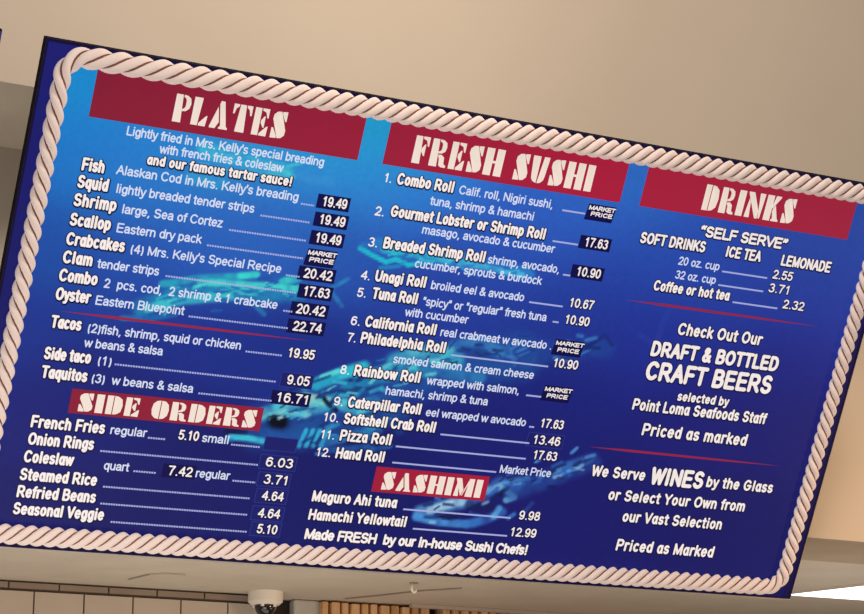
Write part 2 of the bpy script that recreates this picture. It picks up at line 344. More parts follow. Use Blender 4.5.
# --- stencil capitals for the headings, drawn as polygons on a unit cap height
def stem(x0=0, l=True, r=True):
    p = [(x0, 0)] if l else [(x0+.07, 0)]
    p += [(x0+.37, 0), (x0+.37, .06), (x0+.30, .11)] if r else [(x0+.30, 0)]
    p += [(x0+.30, .89), (x0+.37, .94), (x0+.37, 1)] if r else [(x0+.30, 1)]
    p += [(x0, 1), (x0, .94), (x0+.07, .89), (x0+.07, .11), (x0, .06)] if l else [(x0+.07, 1)]
    return p
stemPR = [(0,0),(.37,0),(.37,.06),(.30,.11),(.30,1),(0,1),(0,.94),(.07,.89),(.07,.11),(0,.06)]
topE = [(.345,1),(.66,1),(.66,.66),(.60,.66),(.52,.86),(.345,.92)]
midE = [(.345,.46),(.43,.42),(.47,.30),(.52,.30),(.52,.72),(.47,.72),(.43,.60),(.345,.56)]
GL = {
'P': (.74, [stemPR, [(.345,1),(.52,.98),(.66,.90),(.71,.72),(.66,.53),(.52,.43),(.345,.41),(.345,.49),(.43,.52),(.48,.60),(.48,.80),(.43,.89),(.345,.92)]]),
'L': (.74, [[(0,0),(.30,0),(.30,.89),(.37,.94),(.37,1),(0,1),(0,.94),(.07,.89),(.07,.11),(0,.06)], [(.345,0),(.66,0),(.70,.38),(.64,.38),(.54,.16),(.345,.09)]]),
'A': (.88, [[(.36,1),(.54,1),(.77,.11),(.84,.06),(.84,0),(.44,0),(.44,.06),(.51,.11),(.33,.88)], [(.28,.78),(.10,.11),(.02,.06),(.02,0),(.28,0),(.28,.06),(.19,.11),(.22,.24),(.42,.24),(.40,.32),(.24,.32),(.32,.66)]]),
'T': (.90, [[(.22,0),(.64,0),(.64,.06),(.56,.11),(.56,1),(.30,1),(.30,.11),(.22,.06)], [(0,1),(.25,1),(.25,.92),(.13,.84),(.07,.64),(0,.64)], [(.86,1),(.86,.64),(.79,.64),(.73,.84),(.61,.92),(.61,1)]]),
'E': (.76, [stem(0, True, False), topE, midE, [(.345,0),(.68,0),(.70,.36),(.64,.36),(.54,.15),(.345,.08)]]),
'F': (.72, [stemPR, topE, midE]),
'S': (.74, [[(.66,1),(.62,1),(.56,.95),(.43,.985),(.43,.91),(.54,.84),(.60,.64),(.66,.64)],
            [(.38,.99),(.19,.97),(.05,.86),(.03,.69),(.11,.55),(.38,.37),(.46,.27),(.45,.14),(.36,.09),(.36,.01),(.53,.03),(.67,.14),(.69,.32),(.61,.47),(.34,.65),(.26,.75),(.28,.87),(.38,.91)],
            [(.03,0),(.09,0),(.15,.05),(.31,.01),(.31,.09),(.16,.18),(.10,.38),(.03,.38)]]),
'R': (.84, [stemPR, [(.345,1),(.52,.98),(.66,.90),(.70,.75),(.66,.58),(.52,.50),(.345,.48),(.345,.56),(.43,.58),(.48,.65),(.48,.82),(.43,.89),(.345,.92)], [(.38,.44),(.53,.45),(.66,.36),(.69,.13),(.80,.07),(.80,0),(.58,0),(.46,.06),(.43,.30),(.36,.40)]]),
'H': (.92, [stem(0), stem(.51), [(.345,.46),(.535,.46),(.535,.55),(.345,.55)]]),
'U': (.86, [[(0,1),(0,.94),(.07,.89),(.07,.3),(.1,.15),(.2,.05),(.37,0),(.37,.10),(.31,.2),(.30,.32),(.30,.89),(.37,.94),(.37,1)], [(.54,1),(.54,.94),(.62,.89),(.62,.28),(.55,.14),(.42,.09),(.42,0),(.58,.03),(.70,.13),(.74,.28),(.74,.89),(.81,.94),(.81,1)]]),
'I': (.42, [stem(0)]),
'D': (.82, [stem(0, True, False), [(.345,1),(.345,.92),(.46,.86),(.53,.68),(.53,.32),(.46,.14),(.345,.08),(.345,0),(.54,.03),(.72,.16),(.78,.5),(.72,.84),(.54,.97)]]),
'N': (.96, [[(0,0),(.27,0),(.27,.06),(.19,.11),(.19,.60),(.10,.76),(.10,.11),(0,.06)], [(0,1),(0,.94),(.08,.89),(.58,0),(.72,0),(.72,.30),(.30,1)], [(.62,1),(.62,.94),(.76,.89),(.76,.02),(.85,.02),(.85,.89),(.92,.94),(.92,1)]]),
'K': (.88, [stem(0), [(.48,1),(.48,.94),(.57,.89),(.36,.58),(.36,.50),(.41,.50),(.50,.62),(.68,.89),(.76,.94),(.76,1)], [(.44,.50),(.54,.63),(.77,.11),(.84,.06),(.84,0),(.43,0),(.43,.06),(.50,.11),(.41,.38)]]),
'O': (.88, [[(.40,1),(.2,.96),(.05,.8),(0,.5),(.05,.2),(.2,.04),(.40,0),(.40,.08),(.30,.14),(.25,.3),(.25,.7),(.30,.86),(.40,.92)], [(.445,1),(.445,.92),(.545,.86),(.595,.7),(.595,.3),(.545,.14),(.445,.08),(.445,0),(.645,.04),(.795,.2),(.845,.5),(.795,.8),(.645,.96)]]),
'M': (1.10, [[(0,0),(.27,0),(.27,.06),(.18,.11),(.18,.66),(.10,.84),(.10,.11),(0,.06)], [(0,1),(0,.94),(.09,.89),(.40,.02),(.52,.36),(.30,1)], [(.46,.06),(.55,.36),(.735,.92),(.735,.70),(.50,.04)], [(.66,0),(1.06,0),(1.06,.06),(.99,.11),(.99,.89),(1.06,.94),(1.06,1),(.76,1),(.76,.11),(.66,.06)]]),
' ': (.36, []),
}
def heading(text, quad, p0, p1, hpx, nm='heading_band'):
    # quad: four corners of the red band on the survey, made square to the board
    (a, b_), (c, d), (e, f), (g, h) = [board(*q) for q in quad]
    u0, u1, v0, v1 = (a+g)/2, (c+e)/2, (b_+d)/2, (f+h)/2
    if v0 < .2: v0 = rv0+.017
    mb = MB(); mb.box((u0, -v1, .0009), (u1, -v0, .0016)); bo = mb.build(nm, M['band'], sign)
    bo['label'] = 'dark red heading band with cream stencil letters'
    # hairline of light at the band's lower edge
    TRK = .085; wtot = sum(GL[ch][0]+TRK for ch in text)-.04-TRK
    x0, y0 = board(p0[0]-.5, p0[1]-1); x1, y1 = board(p1[0]-2.2, p1[1]-1); yb = (y0+y1)/2
    hm = board(p0[0], p0[1])[1]-board(p0[0], p0[1]-hpx)[1]
    sx = (x1-x0)/wtot; x = x0
    for word in text.split(' '):
        bm = bmesh.new()
        for ch in word:
            w, polys = GL[ch]
            for pl in polys:
                bm.faces.new([bm.verts.new(loc(x+px*sx, yb-py*hm, .0024)) for px, py in pl])
            x += (w+TRK)*sx
        x += (GL[' '][0]+TRK)*sx
        bmesh.ops.triangulate(bm, faces=bm.faces[:], ngon_method='EAR_CLIP')
        for f_ in bm.faces:
            f_.normal_update()
            if f_.normal.z < 0: f_.normal_flip()
        me = bpy.data.meshes.new('heading_lettering'); bm.to_mesh(me); bm.free(); me.materials.append(M['title'])
        t = bpy.data.objects.new('heading_lettering', me); C.objects.link(t); t.parent = bo
    return bo

TOPV = board(640, 166)
def tq(xl, yl, xr, yr, xr2, yr2, xl2, yl2): return [(xl, yl), (xr, yr), (xr2, yr2), (xl2, yl2)]
heading('PLATES', tq(96.7,72.2, 366.8,119, 356.6,159.8, 89.1,116.7), (171.9,121.9), (285.5,140.4), 28.6)
heading('FRESH SUSHI', tq(391,123.6, 627.7,165, 620.6,201.6, 382,164.9), (411.1,163.5), (592.2,192.6), 28.4)
heading('DRINKS', tq(647.5,168.4, 856,203, 847.6,239, 639.8,206.7), (701,210.6), (793.5,225.0), 26.5)
heading('SIDE ORDERS', tq(72,388.6, 264.9,407.8, 258,432, 68.2,411.5), (77.2,411.4), (256.3,429.4), 19)
heading('SASHIMI', tq(375.9,466.7, 489.2,476, 484.7,500.7, 371.4,491.7), (380.4,490.4), (481.7,498.4), 18.6)

# --- lettering
def Ar(cx, cy, rx, ry, a0, a1, n=None):
    n = n or max(3, int(abs(a1-a0)/26))
    return [(cx+rx*math.cos(math.radians(a0+(a1-a0)*i/n)), cy+ry*math.sin(math.radians(a0+(a1-a0)*i/n))) for i in range(n+1)]
_o = Ar(.39,.36,.28,.36,0,360)
def _st(x, y1, y0=0): return [(x, y1), (x, y0)]
_arch = Ar(.38,.42,.26,.30,180,0)+[(.64,0)]
GS = {
'a': (.76, [Ar(.37,.51,.25,.21,160,0)+[(.62,.14),(.67,0)], [(.62,.42),(.32,.38),(.15,.31),(.10,.19),(.15,.06),(.30,0),(.47,.03),(.62,.18)]]),
'b': (.77, [_st(.12,1), _o]), 'c': (.70, [Ar(.38,.36,.28,.36,48,312)]), 'd': (.77, [Ar(.38,.36,.27,.36,0,360), _st(.66,1)]),
'e': (.77, [[(.11,.37),(.67,.37)]+Ar(.39,.36,.28,.36,3,315)]), 'f': (.40, [[(.20,0),(.20,.82)]+Ar(.36,.84,.16,.16,180,80), [(.03,.70),(.37,.70)]]),
'g': (.77, [Ar(.38,.36,.27,.36,0,360), [(.66,.72),(.66,-.06)]+Ar(.40,-.06,.26,.22,0,-150)]), 'h': (.77, [_st(.12,1), [(.12,.42)]+_arch]),
'i': (.31, [_st(.155,.72), [(.155,.97),(.155,1)]]), 'j': (.31, [[(.17,.72),(.17,-.14),(.03,-.27)], [(.17,.97),(.17,1)]]),
'k': (.69, [_st(.12,1), [(.60,.72),(.14,.27)], [(.30,.42),(.66,0)]]), 'l': (.31, [_st(.155,1)]),
'm': (1.14, [_st(.12,.72), [(.12,.42)]+Ar(.35,.46,.23,.26,180,0)+[(.58,0)], Ar(.80,.46,.22,.26,180,0)+[(1.02,0)]]),
'n': (.77, [_st(.12,.72), [(.12,.42)]+_arch]), 'o': (.78, [_o]), 'p': (.77, [_st(.12,.72,-.28), _o]), 'q': (.77, [Ar(.38,.36,.27,.36,0,360), _st(.66,.72,-.28)]),
'r': (.47, [_st(.12,.72), [(.12,.40)]+Ar(.36,.44,.24,.28,180,75)]), 's': (.68, [Ar(.34,.54,.23,.18,32,250)+Ar(.34,.18,.24,.18,72,-155)]),
't': (.40, [[(.20,.94),(.20,.14)]+Ar(.34,.14,.14,.14,180,285), [(.03,.70),(.37,.70)]]), 'u': (.77, [[(.12,.72),(.12,.28)]+Ar(.38,.28,.26,.28,180,360), _st(.64,.72)]),
'v': (.66, [[(.04,.72),(.33,0),(.62,.72)]]), 'w': (.98, [[(.03,.72),(.26,0),(.49,.70),(.72,0),(.95,.72)]]), 'x': (.66, [[(.05,.72),(.61,0)], [(.61,.72),(.05,0)]]),
'y': (.66, [[(.04,.72),(.34,.02)], [(.63,.72),(.32,-.16),(.22,-.27),(.06,-.27)]]), 'z': (.66, [[(.07,.72),(.58,.72),(.06,0),(.60,0)]]),
'A': (.92, [[(.03,0),(.45,1),(.87,0)], [(.18,.36),(.72,.36)]]), 'B': (.92, [_st(.12,1), [(.12,1),(.50,1)]+Ar(.52,.76,.26,.24,90,-90)+[(.12,.52)], [(.54,.52)]+Ar(.54,.26,.30,.26,90,-90)+[(.12,0)]]),
'C': (1.0, [Ar(.53,.5,.43,.5,42,318)]), 'D': (1.0, [_st(.12,1), [(.12,1),(.46,1)]+Ar(.46,.5,.42,.5,90,-90)+[(.12,0)]]), 'E': (.92, [[(.80,1),(.12,1),(.12,0),(.82,0)], [(.12,.52),(.74,.52)]]),
'F': (.84, [[(.77,1),(.12,1),(.12,0)], [(.12,.50),(.68,.50)]]), 'G': (1.08, [Ar(.53,.5,.43,.5,42,340)+[(.96,.46),(.58,.46)]]), 'H': (1.0, [_st(.12,1), _st(.88,1), [(.12,.52),(.88,.52)]]),
'I': (.39, [_st(.195,1)]), 'K': (.92, [_st(.12,1), [(.82,1),(.12,.36)], [(.36,.58),(.88,0)]]), 'L': (.77, [[(.12,1),(.12,0),(.72,0)]]), 'M': (1.16, [[(.12,0),(.12,1),(.58,.05),(1.04,1),(1.04,0)]]),
'N': (1.0, [[(.12,0),(.12,1),(.88,0),(.88,1)]]), 'O': (1.08, [Ar(.54,.5,.44,.5,0,360)]), 'P': (.92, [_st(.12,1), [(.12,1),(.54,1)]+Ar(.54,.73,.28,.27,90,-90)+[(.12,.46)]]),
'R': (1.0, [_st(.12,1), [(.12,1),(.56,1)]+Ar(.56,.73,.28,.27,90,-90)+[(.12,.46)], [(.50,.46),(.90,0)]]), 'S': (.92, [Ar(.46,.75,.32,.25,28,255)+Ar(.46,.26,.35,.26,75,-160)]), 'T': (.85, [[(.03,1),(.82,1)], _st(.425,1)]),
'U': (1.0, [[(.12,1),(.12,.36)]+Ar(.5,.36,.38,.36,180,360)+[(.88,1)]]), 'V': (.90, [[(.03,1),(.45,0),(.87,1)]]), 'W': (1.28, [[(.03,1),(.34,0),(.64,.98),(.94,0),(1.25,1)]]), 'Y': (.90, [[(.03,1),(.45,.46),(.87,1)], _st(.45,.46)]),
'0': (.77, [Ar(.38,.5,.28,.5,0,360)]), '1': (.77, [[(.20,.78),(.42,1),(.42,0)]]), '2': (.77, [Ar(.38,.71,.27,.29,165,-35)+[(.10,0),(.68,0)]]), '3': (.77, [Ar(.37,.76,.26,.24,150,-80)+Ar(.37,.26,.29,.26,80,-155)]),
'4': (.77, [[(.54,0),(.54,1),(.06,.30),(.70,.30)]]), '5': (.77, [[(.64,1),(.20,1),(.14,.54)]+Ar(.37,.32,.29,.32,130,-155)]), '6': (.77, [Ar(.39,.32,.27,.32,0,360), Ar(.40,.68,.27,.32,38,150)+[(.12,.5),(.12,.32)]]),
'7': (.77, [[(.08,1),(.68,1),(.42,.55),(.30,0)]]), '8': (.77, [Ar(.38,.76,.23,.24,0,360), Ar(.38,.26,.28,.26,0,360)]), '9': (.77, [Ar(.37,.68,.27,.32,0,360), [(.64,.68),(.64,.5)]+Ar(.37,.32,.27,.32,20,-142)]),
'&': (.92, [[(.86,0),(.30,.66),(.22,.82),(.30,.96),(.44,1),(.58,.94),(.60,.80),(.48,.64),(.20,.44),(.10,.24),(.18,.06),(.36,0),(.56,.06),(.72,.22),(.80,.42)]]),
'(': (.45, [Ar(.44,.36,.28,.70,132,228)]), ')': (.45, [Ar(.01,.36,.28,.70,48,-48)]), '.': (.36, [[(.17,0),(.20,0)]]), ',': (.36, [[(.20,.02),(.12,-.18)]]), '-': (.46, [[(.06,.34),(.40,.34)]]),
"'": (.26, [[(.14,1),(.12,.74)]]), '"': (.48, [[(.15,1),(.13,.74)], [(.35,1),(.33,.74)]]), '\u201c': (.56, [[(.24,1.02),(.10,.88),(.14,.76)], [(.50,1.02),(.36,.88),(.40,.76)]]), '\u201d': (.56, [[(.16,1),(.20,.90),(.06,.72)], [(.42,1),(.46,.90),(.32,.72)]]),
'!': (.38, [_st(.2,1,.32), [(.2,0),(.2,.02)]]), ' ': (.38, []),
}
GB = dict(GS)       # rounder brush capitals for the names: one-storey a, tighter letters
GB['a'] = (.74, [Ar(.36,.36,.25,.36,0,360), [(.62,.72),(.62,.12),(.68,0)]]); GB['W'] = (1.2, [[(.03,1),(.30,0),(.60,.90),(.88,0),(1.17,1)]])
GB['t'] = (.46, [[(.22,.96),(.22,.14)]+Ar(.36,.14,.14,.14,180,285), [(.03,.72),(.43,.72)]]); GB['r'] = (.54, [_st(.12,.72), [(.12,.40)]+Ar(.38,.42,.26,.30,180,60)]); GB[' '] = (.34, []); GB['l'] = (.33, [_st(.165,1)]); GB['i'] = (.33, [_st(.165,.70), [(.165,.98),(.165,1)]])
STY = {  # style: cap height (m), stroke width, outline width, material, shear, glyphs
 'b': (.0365, .0071, .0034, 'white', 0, GB),      # bold names
 'd': (.0268, .0042, 0, 'desc', 0, GS),           # descriptions
 'n': (.0275, .0043, .0, 'white', 0, GS),         # item numbers
 'p': (.0295, .0048, .0026, 'white', .0, GS),     # prices
 'm': (.0140, .0033, 0, 'white', .10, GS),        # market price
 'k': (.0450, .0100, .0036, 'white', 0, GB),      # heaviest capitals
 'h': (.0340, .0072, .0028, 'white', 0, GS),      # upright sans
}
def put(mb, body, sty, x0, y0, x1, y1=None, cap=None, z=.0022):
    """lettering on the board from survey point (x0,y0) to x1 along the board's own horizontal"""
    ch, sw, outl, mat, shear, G = STY[sty]
    if cap: sw *= (cap/ch)**.8; ch = cap
    if y1 is None: y1 = y0+(852.06-y0)/(4603.2-x0)*(x1-x0)
    x0, x1, y0, y1 = x0-.7, x1-1.1, y0-1.0, y1-1.0
    u0, v0 = board(x0, y0)
    u1, v1 = board(x1, y1); vb = (v0+v1)/2
    hs = sw/2; strokes = []; x = 0; gap = sw*.9 if sty in 'bk' else sw*.25
    sx0 = ch
    for c in body:
        adv, st = G[c]
        for p in st: strokes.append([(x+a*sx0, b_) for a, b_ in p])
        x += adv*sx0+gap
    xs = [p[0] for st in strokes for p in st]; a, e = min(xs), max(xs)
    k = (u1-u0-sw)/max(e-a, 1e-6)
    P = [[(u0+hs+(X-a)*k, hs+Y*(ch-sw)) for X, Y in st] for st in strokes]
    def lay(r, zz, m, dx=0, dy=0):
        mb.mat = mb.slot(m); N_ = 8
        T = lambda X, Y: loc(X+shear*Y+dx, vb-Y-dy, zz)
        for st in P:
            for (ax, ay), (bx_, by_) in zip(st[:-1], st[1:]):
                dx_, dy_ = bx_-ax, by_-ay; L_ = math.hypot(dx_, dy_) or 1e-6; nx, ny = -dy_/L_*r, dx_/L_*r
                mb.poly([T(ax-nx, ay-ny), T(bx_-nx, by_-ny), T(bx_+nx, by_+ny), T(ax+nx, ay+ny)])
            js = st[:-1] if (len(st) > 2 and st[0] == st[-1]) else st
            for jx, jy in js: mb.poly([T(jx+r*1.02*math.cos(math.pi*2*(q+.5)/N_), jy+r*1.02*math.sin(math.pi*2*(q+.5)/N_)) for q in range(N_)])
    if outl: lay(hs+outl, z-.0005, 'outline', .0006, -.0012)
    lay(hs, z, mat)
class LB(MB):
    def __init__(s): super().__init__(); s.mats = []
    def slot(s, m):
        if m not in s.mats: s.mats.append(m)
        return s.mats.index(m)
    def done(s, name, parent):
        o = mesh_obj(name, s.v, s.f, [M[k] for k in s.mats], parent, s.m)
        bm = bmesh.new(); bm.from_mesh(o.data)
        for f in bm.faces:
            f.normal_update()
            if f.normal.z < 0: f.normal_flip()
        bm.to_mesh(o.data); bm.free(); return o
def leader(parent, x0, y0, x1, y1, dotted=True):
    (u0, v0), (u1, v1) = board(x0, y0), board(x1, y1); v = (v0+v1)/2-.0005
    mb = LB(); mb.mat = mb.slot('leader'); st = .0075 if dotted else .03; x = u0
    while x < u1-.002:
        e = min(u1, x+(.0055 if dotted else .03)); mb.poly([loc(x, v+.0026, .0018), loc(e, v+.0026, .0018), loc(e, v-.0026, .0018), loc(x, v-.0026, .0018)]); x += st
    mb.done('leader_line', parent)
def chip_poly(mb, x0, y0, x1, y1, up, dnn, mat='chip', slant=.004):
    (u0, v0), (u1, v1) = board(x0-1.6, y0-.8), board(x1-1.8, y1-.8); v = (v0+v1)/2
    if mat == 'chip_soft':
        mb.mat = mb.slot('chip_edge'); e = .0022
        mb.poly([loc(u0-e, v+dnn+e, .0010), loc(u1+e, v+dnn+e, .0010), loc(u1+slant+e, v-up-e, .0010), loc(u0+slant-e, v-up-e, .0010)])
    mb.mat = mb.slot(mat)
    mb.poly([loc(u0, v+dnn, .0012), loc(u1, v+dnn, .0012), loc(u1+slant, v-up, .0012), loc(u0+slant, v-up, .0012)])
def price(parent, txt, x0, y0, x1, y1, chip=None):
    mb = LB()
    if chip:
        ml, mr = 5, 3.5
        s_ = (y1-y0)/(x1-x0)
        chip_poly(mb, x0-ml, y0-s_*ml, x1+mr, y1+s_*mr, .0345, .0065, chip, 0)
    put(mb, txt, 'p', x0, y0, x1, y1); return mb.done('price_label', parent)
def market(parent, a, b_):
    mb = LB(); (x0, y0, x1, y1), (x2, y2, x3, y3) = a, b_
    chip_poly(mb, x0-1.5, y0, x1-.5, y1, .0195, .030, 'chip', .006)
    put(mb, 'MARKET', 'm', x0, y0, x1, y1); put(mb, 'PRICE', 'm', x2, y2, x3, y3)
    return mb.done('price_label', parent)
def item(name, x0, y0, x1, y1, descs=(), lead=None, pr=None, mk=None, num=None, dotted=True, sty='b', cap=None, prs=(), leads=()):
    mb = LB(); put(mb, name, sty, x0, y0, x1, y1, cap); root = mb.done('menu_item', sign)
    if num: mb = LB(); put(mb, *num); mb.done('item_number', root)
    for d in descs:
        mb = LB(); put(mb, d[0], 'd', *d[1:]); mb.done('item_description', root)
    for l in ([lead] if lead else [])+list(leads): leader(root, *l, dotted=dotted)
    for p in ([pr] if pr else [])+list(prs): price(root, *p)
    if mk: market(root, *mk)
    return root
def line(txt, x0, y0, x1, y1=None, sty='b', cap=None):
    mb = LB(); put(mb, txt, sty, x0, y0, x1, y1, cap); return mb.done('menu_line', sign)

# first column
line('Lightly fried in Mrs. Kelly\'s special breading', 126.6, 136, 324, None, 'd', .0262)
line('with french fries & coleslaw', 159.2, 153.9, 283.5, None, 'd', .0262)
line('and our famous tartar sauce!', 146.9, 165.4, 291.7, 187.2, 'b', .029)
K_ = 'chip'
item('Fish', 81.5, 171, 104.4, 174.6, [('Alaskan Cod in Mrs. Kelly\'s breading', 116.2, 174.8, 298.4, 202.6)], (300.6,203.6,313.8,205.8), ('19.49', 322.6,206.7,346.8,210.5,K_))
item('Squid', 77.2, 188.3, 108.2, 192.9, [('lightly breaded tender strips', 116.4,193.6,254.4,214.2)], (260.2,215.3,309.1,222.6), ('19.49', 319.5,224.6,345,228.4,K_))
item('Shrimp', 73.3, 206.6, 116.4, 212.6, [('large, Sea of Cortez', 122.2,214.0,222.8,228.8)], (228.9,229.6,306,241), ('19.49', 315.5,242.9,341,246.7,K_))
item('Scallop', 69.5, 226.2, 110.8, 231.6, [('Eastern dry pack', 116.6,233.0,202,244.8)], (206.7,245,302.7,258.6), None, ((308.1,255.4,337.1,259.0), (309.1,262.6,334,265.2)))
item('Crabcakes', 65.7, 245.6, 124.8, 253.1, [('(4) Mrs. Kelly\'s Special Recipe', 130.6,254.3,281.4,273.9)], (285.7,275,299.2,277), ('20.42', 303.5,278.2,332.3,282.2,K_))
item('Clam', 62.4, 263.5, 92.4, 267.6, [('tender strips', 96.8,268.4,159.2,276.8)], (165.5,275.4,295.9,293.4), ('17.63', 303.5,296.2,329.5,299.8,K_))
item('Combo', 58.6, 281.4, 97.5, 286.9, [('2  pcs. cod,  2 shrimp & 1 crabcake', 103.9,288,277.5,310.4)], (283.1,310.6,292,311.8), ('20.42', 295.9,314.0,325.2,317.4,K_))
item('Oyster', 55.3, 300.2, 90.9, 305, [('Eastern Bluepoint', 95.5,305.3,184.6,316.2)], (188.4,316,288.2,328.6), ('22.74', 292.6,331.2,321.8,334.6,K_))
item('Tacos', 50.2, 328.2, 81.5, 332, [('(2)fish, shrimp, squid or chicken', 87.9,332.8,241,351), ('w beans & salsa', 84,347.4,163,356.8)], (245.3,351.4,282.2,355.5), ('19.95', 288.1,357.8,314.6,361,None))
item('Side taco', 43.8, 359.6, 90.9, 365, [('(1)', 98,365.6,111.5,367.1)], (114.6,363.8,275.9,382.2), ('9.05', 286.8,384.8,309.5,387.4,'chip_soft'))
item('Taquitos', 40.7, 378.2, 87.3, 383.5, [('(3)  w beans & salsa', 91.7,383.6,193.5,393.6)], (198.1,393.4,271.3,400.6), ('16.71', 276.6,402.4,307.2,405.6,K_))
item('French Fries', 30.6, 428, 104.9, 434.9, [('regular', 110.3,434.8,147.2,438.2), ('small', 202,442.6,228.8,445.1)], (147.7,437.6,165.5,439.3), ('5.10', 178.3,440.2,199,442,None), leads=[(230.8,444.4,259.8,447.2)])
mb = LB(); chip_poly(mb, 264.4, 450, 296, 452.6, .038, 0, 'chip_soft', .003); o = mb.done('price_label', sign); o['label'] = 'blank navy price label'
item('Onion Rings', 27.7, 445, 93.9, 451.3, (), (100.2,450.6,257.5,465.1), ('6.03', 265.6,467,292.9,469.4,'chip_soft'))
item('Coleslaw', 23.5, 462.6, 73.7, 467.4, [('quart', 103.8,470.3,129.4,472.6), ('regular', 195.6,478,230.2,481)], (133.3,470.8,156.5,473.2), ('7.42', 167.9,475.8,192.6,478,'chip'), leads=[(232.3,480.4,254.9,482.6)], prs=[('3.71', 263.6,484.2,286.8,486.3,'chip_soft')])
item('Steamed Rice', 19.6, 480.4, 96.9, 487.3, (), (102.9,486.3,249.2,498.6), ('4.64', 261.5,500.6,283.8,502.6,'chip_soft'))
item('Refried Beans', 16.6, 497.5, 95.7, 504.4, (), (100.2,503.2,247.7,515), ('4.64', 257.6,517.8,280.2,520,'chip_soft'))
item('Seasonal Veggie', 12.9, 514.4, 103.8, 522, (), (110.4,521.6,246.5,531.9), ('5.10', 256.7,533.8,277.2,535.5,'chip_soft'))
# second column
def sn(t, x, y, x1): return (t, 'n', x, y, x1)
bc = .0352
item('Combo Roll', 396.5,185.0,453.5,194, [('Calif. roll, Nigiri sushi,', 458.7,194.9,552.8,209.4), ('tuna, shrimp & hamachi', 429.4,206,533.6,221.2)], (562,210.2,584.8,213.7), None, ((589,210.3,615.7,214.3),(590.6,216.6,612.4,219.9)), sn('1.', 384.5,182.8,391.5), False, cap=bc)
item('Gourmet Lobster or Shrimp Roll', 390,217.6,545,240.4, [('masago, avocado & cucumber', 421.9,234.6,554.8,254)], (552.2,241.1,577.6,244.6), ('17.63', 584.8,247.2,607.6,250.6,K_), None, sn('2.', 374.7,216,384), False, cap=bc)
item('Breaded Shrimp Roll', 382.8,249.2,484.8,263.4, [('shrimp, avocado,', 487.7,264,559.3,274.4), ('cucumber, sprouts & burdock', 414.7,268,541.8,286.2)], (562.6,274.6,570,275.6), ('10.90', 576.6,276.4,600.4,279.9,K_), None, sn('3.', 368.1,247,377.4), False, cap=bc)
item('Unagi Roll', 374.7,282,425.7,289, [('broiled eel & avocado', 430.8,289.8,524.1,302.4)], (528.8,302,562.4,306.6), ('10.67', 569.4,307.6,593.6,311,None), None, sn('4.', 360.6,280,370), False, cap=bc)
item('Tuna Roll', 371.4,299.4,417.3,305.5, [('"spicy" or "regular" fresh tuna', 422.4,306.2,546.6,322.3), ('with cucumber', 404.6,316.6,468.4,325)], (552.3,321.6,558.3,322.4), ('10.90', 565,324.4,589.2,327.6,None), None, sn('5.', 356.9,297.4,366), False, cap=bc)
item('California Roll', 364.6,327.4,435.8,336.4, [('real crabmeat w avocado .', 440.2,336.8,551.6,350.6)], None, None, ((556,345.4,584.2,349.2),(557.3,352.1,579.1,355.1)), sn('6.', 350.6,325.6,360), False, cap=bc)
item('Philadelphia Roll', 360.3,343.6,445.2,354.4, [('smoked salmon & cream cheese', 393.2,363.6,533.8,380.2)], (450.9,355,548.3,366.6), ('10.90', 553.3,367.8,577.8,370.8,None), None, sn('7.', 346.9,342.3,356), False, cap=bc)
item('Rainbow Roll', 353.6,376.2,420,384.2, [('wrapped with salmon,', 426.4,384.6,519.1,395.8), ('hamachi, shrimp & tuna', 385.5,394.8,487.8,407)], (525.8,395,540.9,397), None, ((544.9,391.4,572.4,394.8),(546.6,398,567.7,400.8)), sn('8.', 340.1,374.4,349.4), False, cap=bc)
item('Caterpillar Roll', 347.5,407.6,420.7,416.2, [('eel wrapped w avocado', 425.7,416.4,525.8,427.8)], (528.8,426.6,533.8,427.2), ('17.63', 540.5,428,563.4,430.6,None), None, sn('9.', 333.6,406,343), False, cap=bc)
item('Softshell Crab Roll', 343.5,424,435.1,434.2, (), (440.2,433.8,528.8,443.6), ('13.46', 533.2,444.4,560,447.2,'chip_soft'), None, sn('10.', 323.6,421.8,338.5), False, cap=bc)
item('Pizza Roll', 339.5,441,391.2,446.6, (), (395.5,446,525.4,459), ('17.63', 533.2,459.6,556.7,462.2,None), None, sn('11.', 320.6,439.1,334.5), False, cap=bc)
item('Hand Roll', 335.3,458.6,384,463.8, [('Market Price', 499.7,473.4,550.9,478.4)], (392.1,462,495.8,472.4), None, None, sn('12.', 316.3,456.7,330.5), False, cap=bc)
item('Maguro Ahi tuna', 311.8,501.8,397,509.4, (), (403,508.8,510.3,518.2), ('9.98', 518.7,520,539.8,521.8,None), dotted=False, cap=bc)
item('Hamachi Yellowtail', 308.2,520.2,406,528.2, (), (412.6,528.2,506.7,536.2), ('12.99', 510.3,536.6,535.9,538.8,None), dotted=False, cap=bc)
line('Made FRESH  by our in-house Sushi Chefs!', 304.3,539.8,526.8,556, 'h', .0345)
# third column
line('\u201cSELF SERVE\u201d', 699.5,237,786.8,None, 'h', .036)
line('SOFT DRINKS', 639.8,243.6,705,None, 'b', .036); line('ICE TEA', 725.5,257.6,760.7,None, 'b', .036); line('LEMONADE', 780.6,266.2,830.3,None, 'b', .036)
def drink(t, x0, y0, x1, lead, pr):
    mb = LB(); put(mb, t, 'd', x0, y0, x1); r = mb.done('menu_item', sign); leader(r, *lead, dotted=False); price(r, *pr)
drink('20 oz. cup', 678.1,265.4,719.4, (721.6,271.4,766.9,278), ('2.55', 772.4,279.2,792.3,282.2,None))
drink('32 oz. cup', 675,279.2,715.7, (717.9,285.2,762.9,291.2), ('3.71', 768.4,292.8,788.3,295.6,None))
item('Coffee or hot tea', 653,291.2,729.5,301.6, (), (732.2,302.2,777,308.3), ('2.32', 782.4,309,803.8,312,None), dotted=False, cap=.034)
line('Check Out Our', 677.1,335.4,762,None, 'b', .040)
